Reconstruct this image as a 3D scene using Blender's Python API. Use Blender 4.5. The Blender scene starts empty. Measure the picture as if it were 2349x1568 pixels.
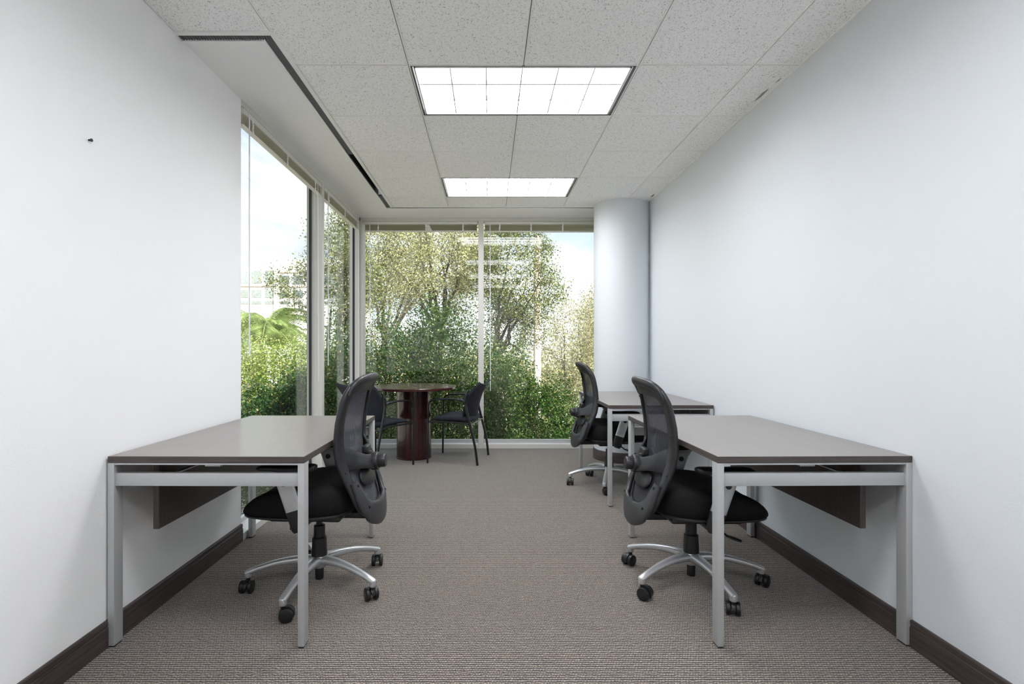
import bpy, bmesh, math, random
import numpy as np
from mathutils import Vector, Matrix

S = bpy.context.scene
COL = S.collection
PI = math.pi
rng = np.random.default_rng(7)
random.seed(7)

# ------------------------------------------------------------------ camera
cd = bpy.data.cameras.new('camera')
cam = bpy.data.objects.new('camera', cd)
COL.objects.link(cam)
cam.location = (0, 0, 1.167)
cam.rotation_euler = (PI / 2, 0, 0)
cd.sensor_width = 36
cd.lens = 1200 / 2349 * 36
cd.shift_x = 54.5 / 2349
cd.shift_y = 12 / 2349
cd.clip_start = 0.05
cd.clip_end = 500
S.camera = cam

# ------------------------------------------------------------------ exposure, world, sun
S.view_settings.view_transform = 'Standard'
S.view_settings.look = 'None'
S.view_settings.gamma = 1
S.view_settings.use_curve_mapping = False
S.view_settings.exposure = 0.36
S.cycles.max_bounces = 16
S.cycles.diffuse_bounces = 12
S.cycles.glossy_bounces = 4
S.cycles.transparent_max_bounces = 24
S.cycles.sample_clamp_indirect = 8
S.cycles.caustics_reflective = False
S.cycles.caustics_refractive = False

W = bpy.data.worlds.new('sky')
S.world = W
W.use_nodes = True
nt = W.node_tree
bg = nt.nodes['Background']
tc = nt.nodes.new('ShaderNodeTexCoord')
mp = nt.nodes.new('ShaderNodeMapping'); mp.inputs['Scale'].default_value = (1.6, 1.6, 3.2)
mp.inputs['Location'].default_value = (0.35, 0.0, 0.2)
nz = nt.nodes.new('ShaderNodeTexNoise'); nz.inputs['Scale'].default_value = 1.6; nz.inputs['Detail'].default_value = 6
rp = nt.nodes.new('ShaderNodeValToRGB')
rp.color_ramp.elements[0].position = 0.44; rp.color_ramp.elements[0].color = (0.62, 0.70, 0.86, 1)
rp.color_ramp.elements[1].position = 0.56; rp.color_ramp.elements[1].color = (1.0, 1.0, 1.0, 1)
nt.links.new(tc.outputs['Generated'], mp.inputs['Vector'])
nt.links.new(mp.outputs['Vector'], nz.inputs['Vector'])
sz = nt.nodes.new('ShaderNodeSeparateXYZ'); nt.links.new(tc.outputs['Generated'], sz.inputs[0])
hz = nt.nodes.new('ShaderNodeMath'); hz.operation = 'MULTIPLY_ADD'; hz.inputs[1].default_value = -0.55; hz.inputs[2].default_value = 0.13
nt.links.new(sz.outputs['Z'], hz.inputs[0])
ad = nt.nodes.new('ShaderNodeMath'); ad.operation = 'ADD'
nt.links.new(nz.outputs['Fac'], ad.inputs[0]); nt.links.new(hz.outputs[0], ad.inputs[1])
nt.links.new(ad.outputs[0], rp.inputs['Fac'])
nt.links.new(rp.outputs['Color'], bg.inputs['Color'])
bg.inputs['Strength'].default_value = 1.18

SUN_POWER = 9.0
sd = bpy.data.lights.new('sun', 'SUN'); sd.energy = SUN_POWER; sd.angle = 0.01; sd.color = (1, 0.95, 0.86)
sun = bpy.data.objects.new('sun', sd); COL.objects.link(sun)
# sun stands high behind the building, to the right
sun.rotation_euler = Vector((-0.50, 0.75, -0.85)).to_track_quat('-Z', 'Y').to_euler()
PANEL_POWER = 16.3      # radiance of the ceiling fixtures' lamps

# ------------------------------------------------------------------ materials
def mat(name):
    m = bpy.data.materials.new(name); m.use_nodes = True
    return m, m.node_tree, m.node_tree.nodes['Principled BSDF']

def plain(name, col, rough=0.5, metal=0.0, spec=0.5, noise=0.0, nscale=60, bump=0.0, bscale=200, coat=0):
    m, t, b = mat(name)
    b.inputs['Base Color'].default_value = (*col, 1)
    b.inputs['Roughness'].default_value = rough
    b.inputs['Metallic'].default_value = metal
    b.inputs['Specular IOR Level'].default_value = spec
    b.inputs['Coat Weight'].default_value = coat
    co = t.nodes.new('ShaderNodeTexCoord')
    if noise:
        n = t.nodes.new('ShaderNodeTexNoise'); n.inputs['Scale'].default_value = nscale; n.inputs['Detail'].default_value = 4
        r = t.nodes.new('ShaderNodeValToRGB')
        r.color_ramp.elements[0].color = (*[c * (1 - noise) for c in col], 1); r.color_ramp.elements[0].position = 0.3
        r.color_ramp.elements[1].color = (*[min(1, c * (1 + noise)) for c in col], 1); r.color_ramp.elements[1].position = 0.7
        t.links.new(co.outputs['Object'], n.inputs['Vector'])
        t.links.new(n.outputs['Fac'], r.inputs['Fac']); t.links.new(r.outputs['Color'], b.inputs['Base Color'])
    if bump:
        n2 = t.nodes.new('ShaderNodeTexNoise'); n2.inputs['Scale'].default_value = bscale; n2.inputs['Detail'].default_value = 2
        bp = t.nodes.new('ShaderNodeBump'); bp.inputs['Strength'].default_value = bump; bp.inputs['Distance'].default_value = 0.002
        t.links.new(co.outputs['Object'], n2.inputs['Vector'])
        t.links.new(n2.outputs['Fac'], bp.inputs['Height']); t.links.new(bp.outputs['Normal'], b.inputs['Normal'])
    return m

def wood(name, c0, c1, rough, axis_scale, spec=0.5, coat=0):
    m, t, b = mat(name)
    co = t.nodes.new('ShaderNodeTexCoord')
    mpn = t.nodes.new('ShaderNodeMapping'); mpn.inputs['Scale'].default_value = axis_scale
    n = t.nodes.new('ShaderNodeTexNoise'); n.inputs['Scale'].default_value = 1; n.inputs['Detail'].default_value = 5
    r = t.nodes.new('ShaderNodeValToRGB')
    r.color_ramp.elements[0].color = (*c0, 1); r.color_ramp.elements[0].position = 0.35
    r.color_ramp.elements[1].color = (*c1, 1); r.color_ramp.elements[1].position = 0.65
    t.links.new(co.outputs['Object'], mpn.inputs['Vector']); t.links.new(mpn.outputs['Vector'], n.inputs['Vector'])
    t.links.new(n.outputs['Fac'], r.inputs['Fac']); t.links.new(r.outputs['Color'], b.inputs['Base Color'])
    b.inputs['Roughness'].default_value = rough; b.inputs['Specular IOR Level'].default_value = spec
    b.inputs['Coat Weight'].default_value = coat
    return m

def math_node(t, op, a, b=None, c=None):
    n = t.nodes.new('ShaderNodeMath'); n.operation = op
    for i, v in enumerate((a, b, c)):
        if v is None: continue
        if isinstance(v, (int, float)): n.inputs[i].default_value = v
        else: t.links.new(v, n.inputs[i])
    return n.outputs[0]

M = {}
M['wall_left'] = plain('left_wall_paint', (0.86, 0.865, 0.86), 0.75, spec=0.25, bump=0.25, bscale=160)
M['wall_right'] = plain('right_wall_paint', (0.69, 0.722, 0.752), 0.75, spec=0.25, bump=0.25, bscale=160)
M['soffit'] = plain('soffit_paint', (0.91, 0.91, 0.91), 0.7, spec=0.2)
M['frame'] = plain('window_frame_paint', (0.62, 0.61, 0.57), 0.45)
M['grid'] = plain('ceiling_grid_white', (0.90, 0.90, 0.88), 0.5)
M['groove'] = plain('groove_grey', (0.20, 0.20, 0.20), 0.7)
M['gasket'] = plain('black_gasket', (0.01, 0.01, 0.012), 0.5)
M['alu'] = plain('silver_powder_coat', (0.50, 0.51, 0.515), 0.42, metal=0.35, noise=0.04, nscale=300)
M['silver'] = plain('silver_cast_base', (0.56, 0.57, 0.58), 0.33, metal=0.6)
M['black_plastic'] = plain('black_plastic', (0.010, 0.0105, 0.0115), 0.38, bump=0.15, bscale=900)
M['grey_plastic'] = plain('dark_grey_plastic', (0.019, 0.0195, 0.022), 0.36, bump=0.15, bscale=900)
M['yoke'] = plain('yoke_grey_plastic', (0.034, 0.0345, 0.038), 0.40, bump=0.15, bscale=900)
M['black_gloss'] = plain('black_glossy_tube', (0.012, 0.012, 0.014), 0.22)
M['black_fabric'] = plain('guest_chair_fabric', (0.024, 0.025, 0.035), 0.85, spec=0.2, bump=0.4, bscale=700)
M['top'] = wood('desk_laminate', (0.205, 0.185, 0.172), (0.245, 0.223, 0.208), 0.28, (180, 6, 60), 0.5)
M['edge'] = wood('desk_edge_laminate', (0.060, 0.049, 0.045), (0.095, 0.080, 0.073), 0.5, (6, 6, 260), 0.35)
M['panel'] = wood('modesty_panel_laminate', (0.038, 0.030, 0.028), (0.060, 0.048, 0.044), 0.45, (260, 260, 8), 0.4)
M['base'] = wood('baseboard_wood', (0.045, 0.034, 0.032), (0.075, 0.058, 0.054), 0.42, (5, 5, 120), 0.4)
M['mahogany'] = wood('mahogany_veneer', (0.022, 0.0055, 0.0055), (0.048, 0.010, 0.009), 0.20, (90, 90, 2.5), 0.5, 0.3)
M['mahogany_top'] = wood('mahogany_top_veneer', (0.040, 0.012, 0.010), (0.066, 0.020, 0.016), 0.22, (60, 3, 10), 0.5, 0.3)
M['blind'] = plain('blind_slats_beige', (0.80, 0.79, 0.71), 0.5)
M['cord'] = plain('blind_cord_white', (0.85, 0.85, 0.83), 0.6)
M['wand'] = plain('clear_wand', (0.80, 0.82, 0.84), 0.2)
M['headrail'] = plain('blind_headrail', (0.70, 0.70, 0.65), 0.4)
M['fixture_rim'] = plain('fixture_rim_shade', (0.10, 0.10, 0.11), 0.5)  # dark tone paints the shadow gap round the louver onto the rim
M['louver'] = plain('louver_grey', (0.52, 0.52, 0.54), 0.35)
M['grille'] = plain('vent_grille_grey', (0.14, 0.14, 0.15), 0.6)
M['void_shade'] = plain('vent_dark', (0.012, 0.013, 0.015), 0.5)
M['trunk'] = plain('bark', (0.085, 0.072, 0.060), 0.9, noise=0.3, nscale=12)
M['pale_trunk'] = plain('pale_pole', (0.80, 0.68, 0.62), 0.8, noise=0.1, nscale=8)
M['building'] = plain('pale_facade', (0.88, 0.84, 0.82), 0.8)
M['building_glass'] = plain('far_window_glass', (0.15, 0.18, 0.18), 0.2)
M['building_glass_pale'] = plain('far_window_glass_pale', (0.30, 0.33, 0.33), 0.2)
M['building_trim'] = plain('facade_trim', (0.38, 0.27, 0.24), 0.8)
M['ground'] = plain('pale_paving', (0.36, 0.33, 0.28), 0.95, noise=0.15, nscale=1)
M['outside_wall'] = plain('exterior_stucco', (0.6, 0.58, 0.55), 0.9)
M['scuff'] = plain('grey_scuff', (0.30, 0.31, 0.31), 0.9)
M['nail'] = plain('dark_metal', (0.03, 0.03, 0.03), 0.4, metal=0.6)

# woven chair seat: fine honeycomb bump
def mesh_fabric(name, col, alpha, scale):
    m, t, b = mat(name)
    b.inputs['Roughness'].default_value = 0.75
    b.inputs['Specular IOR Level'].default_value = 0.25
    b.inputs['Sheen Weight'].default_value = 0.0
    co = t.nodes.new('ShaderNodeTexCoord')
    v = t.nodes.new('ShaderNodeTexVoronoi'); v.inputs['Scale'].default_value = scale; v.inputs['Randomness'].default_value = 0.15
    t.links.new(co.outputs['Object'], v.inputs['Vector'])
    r = t.nodes.new('ShaderNodeValToRGB')
    r.color_ramp.elements[0].color = (*[c * 0.35 for c in col], 1); r.color_ramp.elements[0].position = 0.15
    r.color_ramp.elements[1].color = (*col, 1); r.color_ramp.elements[1].position = 0.6
    t.links.new(v.outputs['Distance'], r.inputs['Fac']); t.links.new(r.outputs['Color'], b.inputs['Base Color'])
    bp = t.nodes.new('ShaderNodeBump'); bp.inputs['Strength'].default_value = 0.5; bp.inputs['Distance'].default_value = 0.002
    t.links.new(v.outputs['Distance'], bp.inputs['Height']); t.links.new(bp.outputs['Normal'], b.inputs['Normal'])
    b.inputs['Alpha'].default_value = alpha
    return m
M['seat_fabric'] = mesh_fabric('seat_mesh_fabric', (0.006, 0.006, 0.0065), 1.0, 190)
M['back_mesh'] = mesh_fabric('backrest_mesh', (0.11, 0.112, 0.135), 0.9, 260)

# carpet: rows of loops
m, t, b = mat('loop_carpet'); M['carpet'] = m
co = t.nodes.new('ShaderNodeTexCoord')
sx = t.nodes.new('ShaderNodeSeparateXYZ'); t.links.new(co.outputs['Object'], sx.inputs[0])
wn = t.nodes.new('ShaderNodeTexNoise'); wn.inputs['Scale'].default_value = 55; wn.inputs['Detail'].default_value = 2
t.links.new(co.outputs['Object'], wn.inputs['Vector'])
wob = math_node(t, 'MULTIPLY', math_node(t, 'SUBTRACT', wn.outputs['Fac'], 0.5), 0.010)
yy = math_node(t, 'ADD', sx.outputs['Y'], wob)
xx = math_node(t, 'ADD', sx.outputs['X'], math_node(t, 'MULTIPLY', wob, 1.3))
ry = math_node(t, 'MULTIPLY', yy, 1 / 0.0125)
rowi = math_node(t, 'FLOOR', ry)
fy = math_node(t, 'SUBTRACT', ry, rowi)
fx = math_node(t, 'FRACT', math_node(t, 'ADD', math_node(t, 'MULTIPLY', xx, 1 / 0.0105), math_node(t, 'MULTIPLY', rowi, 0.5)))
dx = math_node(t, 'ABSOLUTE', math_node(t, 'SUBTRACT', fx, 0.5))
dy = math_node(t, 'ABSOLUTE', math_node(t, 'SUBTRACT', fy, 0.5))
d2 = math_node(t, 'ADD', math_node(t, 'POWER', math_node(t, 'MULTIPLY', dx, 1.15), 2.0), math_node(t, 'POWER', math_node(t, 'MULTIPLY', dy, 2.9), 2.0))
loop = math_node(t, 'SUBTRACT', 1.0, d2)
fine = t.nodes.new('ShaderNodeTexNoise'); fine.inputs['Scale'].default_value = 260; fine.inputs['Detail'].default_value = 3
t.links.new(co.outputs['Object'], fine.inputs['Vector'])
hgt = math_node(t, 'ADD', math_node(t, 'MULTIPLY', loop, 0.62), math_node(t, 'MULTIPLY', math_node(t, 'SUBTRACT', fine.outputs['Fac'], 0.5), 1.1))
cr = t.nodes.new('ShaderNodeValToRGB')
e = cr.color_ramp.elements
e[0].position = 0.12; e[0].color = (0.050, 0.043, 0.044, 1)
e[1].position = 0.66; e[1].color = (0.54, 0.455, 0.345, 1)
e2 = e.new(0.38); e2.color = (0.158, 0.135, 0.120, 1)
t.links.new(hgt, cr.inputs['Fac']); t.links.new(cr.outputs['Color'], b.inputs['Base Color'])
b.inputs['Roughness'].default_value = 0.95; b.inputs['Specular IOR Level'].default_value = 0.15
b.inputs['Sheen Weight'].default_value = 0.25; b.inputs['Sheen Roughness'].default_value = 0.5
bp = t.nodes.new('ShaderNodeBump'); bp.inputs['Strength'].default_value = 0.6; bp.inputs['Distance'].default_value = 0.004
t.links.new(hgt, bp.inputs['Height']); t.links.new(bp.outputs['Normal'], b.inputs['Normal'])

# fissured ceiling tile
m, t, b = mat('fissured_ceiling_tile'); M['tile'] = m
geo = t.nodes.new('ShaderNodeNewGeometry')
n1 = t.nodes.new('ShaderNodeTexNoise'); n1.inputs['Scale'].default_value = 150; n1.inputs['Detail'].default_value = 3; n1.inputs['Distortion'].default_value = 1.5
mpn = t.nodes.new('ShaderNodeMapping'); mpn.inputs['Scale'].default_value = (1.0, 0.75, 1.0)
t.links.new(geo.outputs['Position'], mpn.inputs['Vector']); t.links.new(mpn.outputs['Vector'], n1.inputs['Vector'])
cr = t.nodes.new('ShaderNodeValToRGB'); e = cr.color_ramp.elements
e[0].position = 0.345; e[0].color = (0.40, 0.40, 0.39, 1)
e[1].position = 0.415; e[1].color = (0.95, 0.95, 0.945, 1)
t.links.new(n1.outputs['Fac'], cr.inputs['Fac']); t.links.new(cr.outputs['Color'], b.inputs['Base Color'])
b.inputs['Roughness'].default_value = 0.9; b.inputs['Specular IOR Level'].default_value = 0.1

# perforated vent strip
m, t, b = mat('perforated_vent'); M['perforated'] = m
geo = t.nodes.new('ShaderNodeNewGeometry')
vor = t.nodes.new('ShaderNodeTexVoronoi'); vor.inputs['Scale'].default_value = 160; vor.inputs['Randomness'].default_value = 0.0
t.links.new(geo.outputs['Position'], vor.inputs['Vector'])
cr = t.nodes.new('ShaderNodeValToRGB'); e = cr.color_ramp.elements
e[0].position = 0.30; e[0].color = (0.02, 0.02, 0.022, 1); e[1].position = 0.45; e[1].color = (0.17, 0.17, 0.18, 1)
t.links.new(vor.outputs['Distance'], cr.inputs['Fac']); t.links.new(cr.outputs['Color'], b.inputs['Base Color'])
b.inputs['Roughness'].default_value = 0.6

# lamp surface
def emitter(name, col, power):
    m = bpy.data.materials.new(name); m.use_nodes = True; t = m.node_tree
    t.nodes.remove(t.nodes['Principled BSDF'])
    e = t.nodes.new('ShaderNodeEmission'); e.inputs['Color'].default_value = (*col, 1); e.inputs['Strength'].default_value = power
    t.links.new(e.outputs[0], t.nodes['Material Output'].inputs['Surface'])
    return m
M['lamp'] = emitter('fluorescent_lamp', (0.985, 0.99, 1.03), PANEL_POWER)

# window glass: clear pane that mirrors the room a little
m = bpy.data.materials.new('window_glass'); m.use_nodes = True; t = m.node_tree; M['glass'] = m
t.nodes.remove(t.nodes['Principled BSDF'])
tr = t.nodes.new('ShaderNodeBsdfTransparent'); tr.inputs['Color'].default_value = (0.95, 0.98, 0.96, 1)
gl = t.nodes.new('ShaderNodeBsdfGlossy'); gl.inputs['Roughness'].default_value = 0.0; gl.inputs['Color'].default_value = (1, 1, 1, 1)
fr = t.nodes.new('ShaderNodeFresnel')
gq = t.nodes.new('ShaderNodeNewGeometry')                # same reflectance from both sides of the thin pane
t.links.new(math_node(t, 'ADD', math_node(t, 'MULTIPLY', gq.outputs['Backfacing'], 1 / 1.45 - 1.45), 1.45), fr.inputs['IOR'])
mx = t.nodes.new('ShaderNodeMixShader')
t.links.new(fr.outputs[0], mx.inputs[0]); t.links.new(tr.outputs[0], mx.inputs[1]); t.links.new(gl.outputs[0], mx.inputs[2])
t.links.new(mx.outputs[0], t.nodes['Material Output'].inputs['Surface'])

def leaf_mat(name, stops, transl=0.35):
    m = bpy.data.materials.new(name); m.use_nodes = True; t = m.node_tree
    t.nodes.remove(t.nodes['Principled BSDF'])
    geo = t.nodes.new('ShaderNodeNewGeometry')
    cr = t.nodes.new('ShaderNodeValToRGB'); e = cr.color_ramp.elements
    e[0].position = stops[0][0]; e[0].color = (*stops[0][1], 1)
    e[1].position = stops[-1][0]; e[1].color = (*stops[-1][1], 1)
    for p, c in stops[1:-1]:
        q = e.new(p); q.color = (*c, 1)
    t.links.new(geo.outputs['Random Per Island'], cr.inputs['Fac'])
    df = t.nodes.new('ShaderNodeBsdfDiffuse'); tl = t.nodes.new('ShaderNodeBsdfTranslucent')
    mx = t.nodes.new('ShaderNodeMixShader'); mx.inputs[0].default_value = transl
    g = t.nodes.new('ShaderNodeBsdfGlossy'); g.inputs['Roughness'].default_value = 0.35
    m2 = t.nodes.new('ShaderNodeMixShader'); m2.inputs[0].default_value = 0.03
    for n in (df, tl): t.links.new(cr.outputs['Color'], n.inputs['Color'])
    t.links.new(df.outputs[0], mx.inputs[1]); t.links.new(tl.outputs[0], mx.inputs[2])
    t.links.new(mx.outputs[0], m2.inputs[1]); t.links.new(g.outputs[0], m2.inputs[2])
    t.links.new(m2.outputs[0], t.nodes['Material Output'].inputs['Surface'])
    return m
M['leaf_olive'] = leaf_mat('olive_leaves', [(0, (0.12, 0.13, 0.07)), (0.5, (0.34, 0.345, 0.17)), (0.8, (0.60, 0.57, 0.29)), (1, (0.80, 0.72, 0.42))])  # paled tones carry sunlight and haze in the leaf colour
M['leaf_grey'] = leaf_mat('grey_green_leaves', [(0, (0.06, 0.085, 0.035)), (0.6, (0.17, 0.20, 0.07)), (0.9, (0.38, 0.38, 0.12)), (1, (0.55, 0.48, 0.18))])
M['leaf_pale'] = leaf_mat('pale_leaves', [(0, (0.20, 0.20, 0.12)), (0.5, (0.42, 0.40, 0.22)), (1, (0.66, 0.58, 0.36))])
M['leaf_green'] = leaf_mat('green_leaves', [(0, (0.016, 0.048, 0.008)), (0.6, (0.040, 0.098, 0.015)), (0.92, (0.10, 0.17, 0.03)), (1, (0.35, 0.32, 0.12))])  # darkened: the hedges' weaker sunlight is put into the leaf colour
M['leaf_dark'] = leaf_mat('dark_green_leaves', [(0, (0.018, 0.055, 0.018)), (0.6, (0.04, 0.105, 0.03)), (0.9, (0.11, 0.18, 0.045)), (1, (0.45, 0.35, 0.10))])
M['leaf_lime'] = leaf_mat('lime_leaves', [(0, (0.16, 0.24, 0.06)), (0.5, (0.32, 0.42, 0.10)), (1, (0.62, 0.62, 0.22))])
M['frond'] = leaf_mat('palm_frond_leaves', [(0, (0.22, 0.32, 0.09)), (1, (0.50, 0.58, 0.24))])

# ------------------------------------------------------------------ mesh helpers
def finish(bm, smooth=True, angle=0.7):
    me = bpy.data.meshes.new('m')
    bmesh.ops.recalc_face_normals(bm, faces=bm.faces)
    bm.to_mesh(me); bm.free()
    if smooth:
        me.polygons.foreach_set('use_smooth', [True] * len(me.polygons))
        me.set_sharp_from_angle(angle=angle)
    return me

def obj(name, bm, m, parent=None, smooth=True, angle=0.7, label=None):
    me = bm if isinstance(bm, bpy.types.Mesh) else finish(bm, smooth, angle)
    o = bpy.data.objects.new(name, me); me.name = name
    COL.objects.link(o)
    mats = m if isinstance(m, (list, tuple)) else [m]
    if not me.materials:
        for q in mats: me.materials.append(q)
    if parent: o.parent = parent
    if label: o['label'] = label
    return o

def empty(name, label, cat, loc=(0, 0, 0), rz=0, group=None):
    o = bpy.data.objects.new(name, None); COL.objects.link(o)
    o.empty_display_size = 0.1
    o.location = loc; o.rotation_euler = (0, 0, rz)
    o['label'] = label; o['category'] = cat
    if group: o['group'] = group
    return o

def tag(o, label, cat, group=None):
    o['label'] = label; o['category'] = cat
    if group: o['group'] = group
    return o

def struct(name, bm, m, label=None, parent=None, smooth=False):
    o = obj(name, bm, m, parent, smooth)
    if parent is None: o['kind'] = 'structure'
    if label: o['label'] = label
    return o

def dup(root, loc, rz, label, group=None):
    r = root.copy(); COL.objects.link(r); r.location = loc; r.rotation_euler = (0, 0, rz)
    r['label'] = label
    if group: r['group'] = group
    for ch in list(root.children):
        c = ch.copy(); COL.objects.link(c); c.parent = r
        for g in list(ch.children):
            d = g.copy(); COL.objects.link(d); d.parent = c
    return r

def B(): return bmesh.new()

def box(bm, x0, x1, y0, y1, z0, z1, bev=0.0, seg=2, M4=None, mi=0):
    r = bmesh.ops.create_cube(bm, size=1.0)
    vs = r['verts']
    for v in vs:
        v.co = Vector((x0 + (v.co.x + .5) * (x1 - x0), y0 + (v.co.y + .5) * (y1 - y0), z0 + (v.co.z + .5) * (z1 - z0)))
    es = list({e for v in vs for e in v.link_edges}); fs = list({f for v in vs for f in v.link_faces})
    for f in fs: f.material_index = mi
    if bev:
        rr = bmesh.ops.bevel(bm, geom=vs + es, offset=bev, segments=seg, affect='EDGES', profile=0.6, clamp_overlap=True)
        vs = list({v for f in rr['faces'] for v in f.verts} | {v for v in vs if v.is_valid})
        for f in rr['faces']: f.material_index = mi
    if M4 is not None:
        bmesh.ops.transform(bm, matrix=M4, verts=vs)
    return bm

def basis(d):
    d = Vector(d).normalized()
    u = Vector((0, 0, 1)) if abs(d.z) < 0.95 else Vector((1, 0, 0))
    s = d.cross(u).normalized(); n = s.cross(d).normalized()
    return d, s, n

def lathe(bm, p0, axis, prof, n=24):
    """prof = [(distance along axis, radius)]"""
    p0 = Vector(p0); d, s, u = basis(axis)
    rings = []
    for a, r in prof:
        if r < 1e-6:
            rings.append([bm.verts.new(p0 + d * a)])
        else:
            rings.append([bm.verts.new(p0 + d * a + (s * math.cos(2 * PI * i / n) + u * math.sin(2 * PI * i / n)) * r) for i in range(n)])
    for a, b in zip(rings, rings[1:]):
        for i in range(n):
            j = (i + 1) % n
            if len(a) == 1: bm.faces.new((a[0], b[i], b[j]))
            elif len(b) == 1: bm.faces.new((a[i], b[0], a[j]))
            else: bm.faces.new((a[i], b[i], b[j], a[j]))
    for rg, flip in ((rings[0], 0), (rings[-1], 1)):
        if len(rg) > 2: bm.faces.new(rg)
    return bm

def cyl(bm, p0, p1, r, n=24, bev=0.0):
    p0 = Vector(p0); p1 = Vector(p1); L = (p1 - p0).length
    if bev:
        prof = [(0, r - bev), (bev * .3, r - bev * .3), (bev, r), (L - bev, r), (L - bev * .3, r - bev * .3), (L, r - bev)]
    else: prof = [(0, r), (L, r)]
    return lathe(bm, p0, p1 - p0, prof, n)

def spline(pts, n):
    """Catmull-Rom through tuples of any width"""
    P = [np.array(p, float) for p in pts]
    P = [2 * P[0] - P[1]] + P + [2 * P[-1] - P[-2]]
    out = []
    segs = len(P) - 3
    for k in range(n):
        u = k / (n - 1) * segs; i = min(int(u), segs - 1); f = u - i
        a, b, c, d = P[i:i + 4]
        out.append(0.5 * ((2 * b) + (-a + c) * f + (2 * a - 5 * b + 4 * c - d) * f * f + (-a + 3 * b - 3 * c + d) * f ** 3))
    return out

def sweep(bm, pts, sides, ups, hw, ht, n=12, expo=2.6, closed=False, cap=True):
    rings = []
    for p, s, u, a, b in zip(pts, sides, ups, hw, ht):
        p = Vector(p); ring = []
        for i in range(n):
            th = 2 * PI * (i + .5) / n
            c, q = math.cos(th), math.sin(th)
            cx = math.copysign(abs(c) ** (2 / expo), c); qx = math.copysign(abs(q) ** (2 / expo), q)
            ring.append(bm.verts.new(p + Vector(s) * (cx * a) + Vector(u) * (qx * b)))
        rings.append(ring)
    pairs = list(zip(rings, rings[1:])) + ([(rings[-1], rings[0])] if closed else [])
    for a, b in pairs:
        for i in range(n):
            j = (i + 1) % n
            bm.faces.new((a[i], b[i], b[j], a[j]))
    if cap and not closed:
        bm.faces.new(rings[0]); bm.faces.new(list(reversed(rings[-1])))
    return bm

def tube(bm, pts, r, n=10, closed=False, flat=1.0, ref=None):
    P = [Vector(p) for p in pts]; sides = []; ups = []
    s_prev = None
    for i, p in enumerate(P):
        a = P[max(i - 1, 0)]; b = P[min(i + 1, len(P) - 1)]
        d = (b - a).normalized()
        if s_prev is None:
            _, s, u = basis(d)
        else:
            s = (s_prev - d * s_prev.dot(d)).normalized(); u = s.cross(d)
        s_prev = s; sides.append(s); ups.append(u)
    rr = r if isinstance(r, (list, tuple, np.ndarray)) else [r] * len(P)
    return sweep(bm, P, sides, ups, rr, [q * flat for q in rr], n, 2.0, closed)

def fillet(pts, rad, n=6):
    """round the corners of a polyline"""
    P = [Vector(p) for p in pts]; out = [P[0]]
    for a, b, c in zip(P, P[1:], P[2:]):
        d1 = (a - b).normalized(); d2 = (c - b).normalized()
        r = min(rad, (a - b).length * .49, (c - b).length * .49)
        q0 = b + d1 * r; q1 = b + d2 * r
        for k in range(n + 1):
            f = k / n
            out.append(q0 * (1 - f) ** 2 + b * 2 * f * (1 - f) + q1 * f * f)
    out.append(P[-1])
    return out

# ------------------------------------------------------------------ room dimensions (metres)
H = 2.657
XL, XR = -1.489, 1.656
YB = -1.6                      # wall behind the camera
YE = 3.15                      # left wall ends, glass begins
FX = -1.480                    # inner face of left window frames
GX = -1.597                    # left glass
FY = 6.03                      # inner face of rear window frames
GY = 6.145                     # rear glass
XW = 1.32                      # rear glass ends behind the column

# floor
bm = B(); box(bm, -1.62, 1.80, YB - .12, 6.25, -0.25, 0.0)
struct('floor', bm, M['carpet'], 'brown and beige loop pile carpet in fine rows')
# walls
bm = B(); box(bm, XL - .13, XL, YB, YE, 0, H + .30)
wl = struct('wall_left', bm, M['wall_left'], 'white painted wall on the left, ending at the corner glazing')
bm = B(); box(bm, XR, XR + .13, YB, 6.25, 0, H + .30)
wr = struct('wall_right', bm, M['wall_right'], 'pale blue painted wall on the right')
bm = B(); box(bm, XL - .13, XR + .13, YB - .12, YB, 0, H + .30)
struct('wall_front', bm, M['wall_left'], 'white wall behind the viewer')
bm = B(); box(bm, XW, XR, FY + .01, 6.25, 0, H + .30)
struct('wall_back', bm, M['wall_right'], 'short pale wall behind the round column')
# round column
bm = B(); cyl(bm, (1.41, 5.53, 0), (1.41, 5.53, H + .02), .2885, 72)
wc = struct('wall_column', bm, M['wall_right'], 'pale blue round column set into the right wall', smooth=True)
bm = B()
prof = [(0, .300), (.085, .300), (.09, .297), (.105, .293), (.105, .2887)]
lathe(bm, (1.41, 5.53, 0), (0, 0, 1), prof, 72)
struct('baseboard_column', bm, M['base'], 'dark brown wooden base ring round the column', smooth=True)
# baseboards with a groove below the top
def baseboard(name, xw, sgn, y0, y1, label):
    bm = B()
    prof = [(0, 0), (.013, 0), (.013, .078), (.0095, .080), (.0095, .084), (.011, .086), (.011, .100), (.008, .105), (0, .105)]
    vs = [[bm.verts.new((xw + sgn * a, y, z)) for a, z in prof] for y in (y0, y1)]
    for i in range(len(prof) - 1):
        bm.faces.new((vs[0][i], vs[0][i + 1], vs[1][i + 1], vs[1][i]))
    bm.faces.new(vs[0]); bm.faces.new(vs[1])
    struct(name, bm, M['base'], label)
baseboard('baseboard_left', XL, 1, YB, YE, 'dark brown wooden baseboard along the white wall')
baseboard('baseboard_right', XR, -1, YB, 5.36, 'dark brown wooden baseboard along the pale blue wall')

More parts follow.
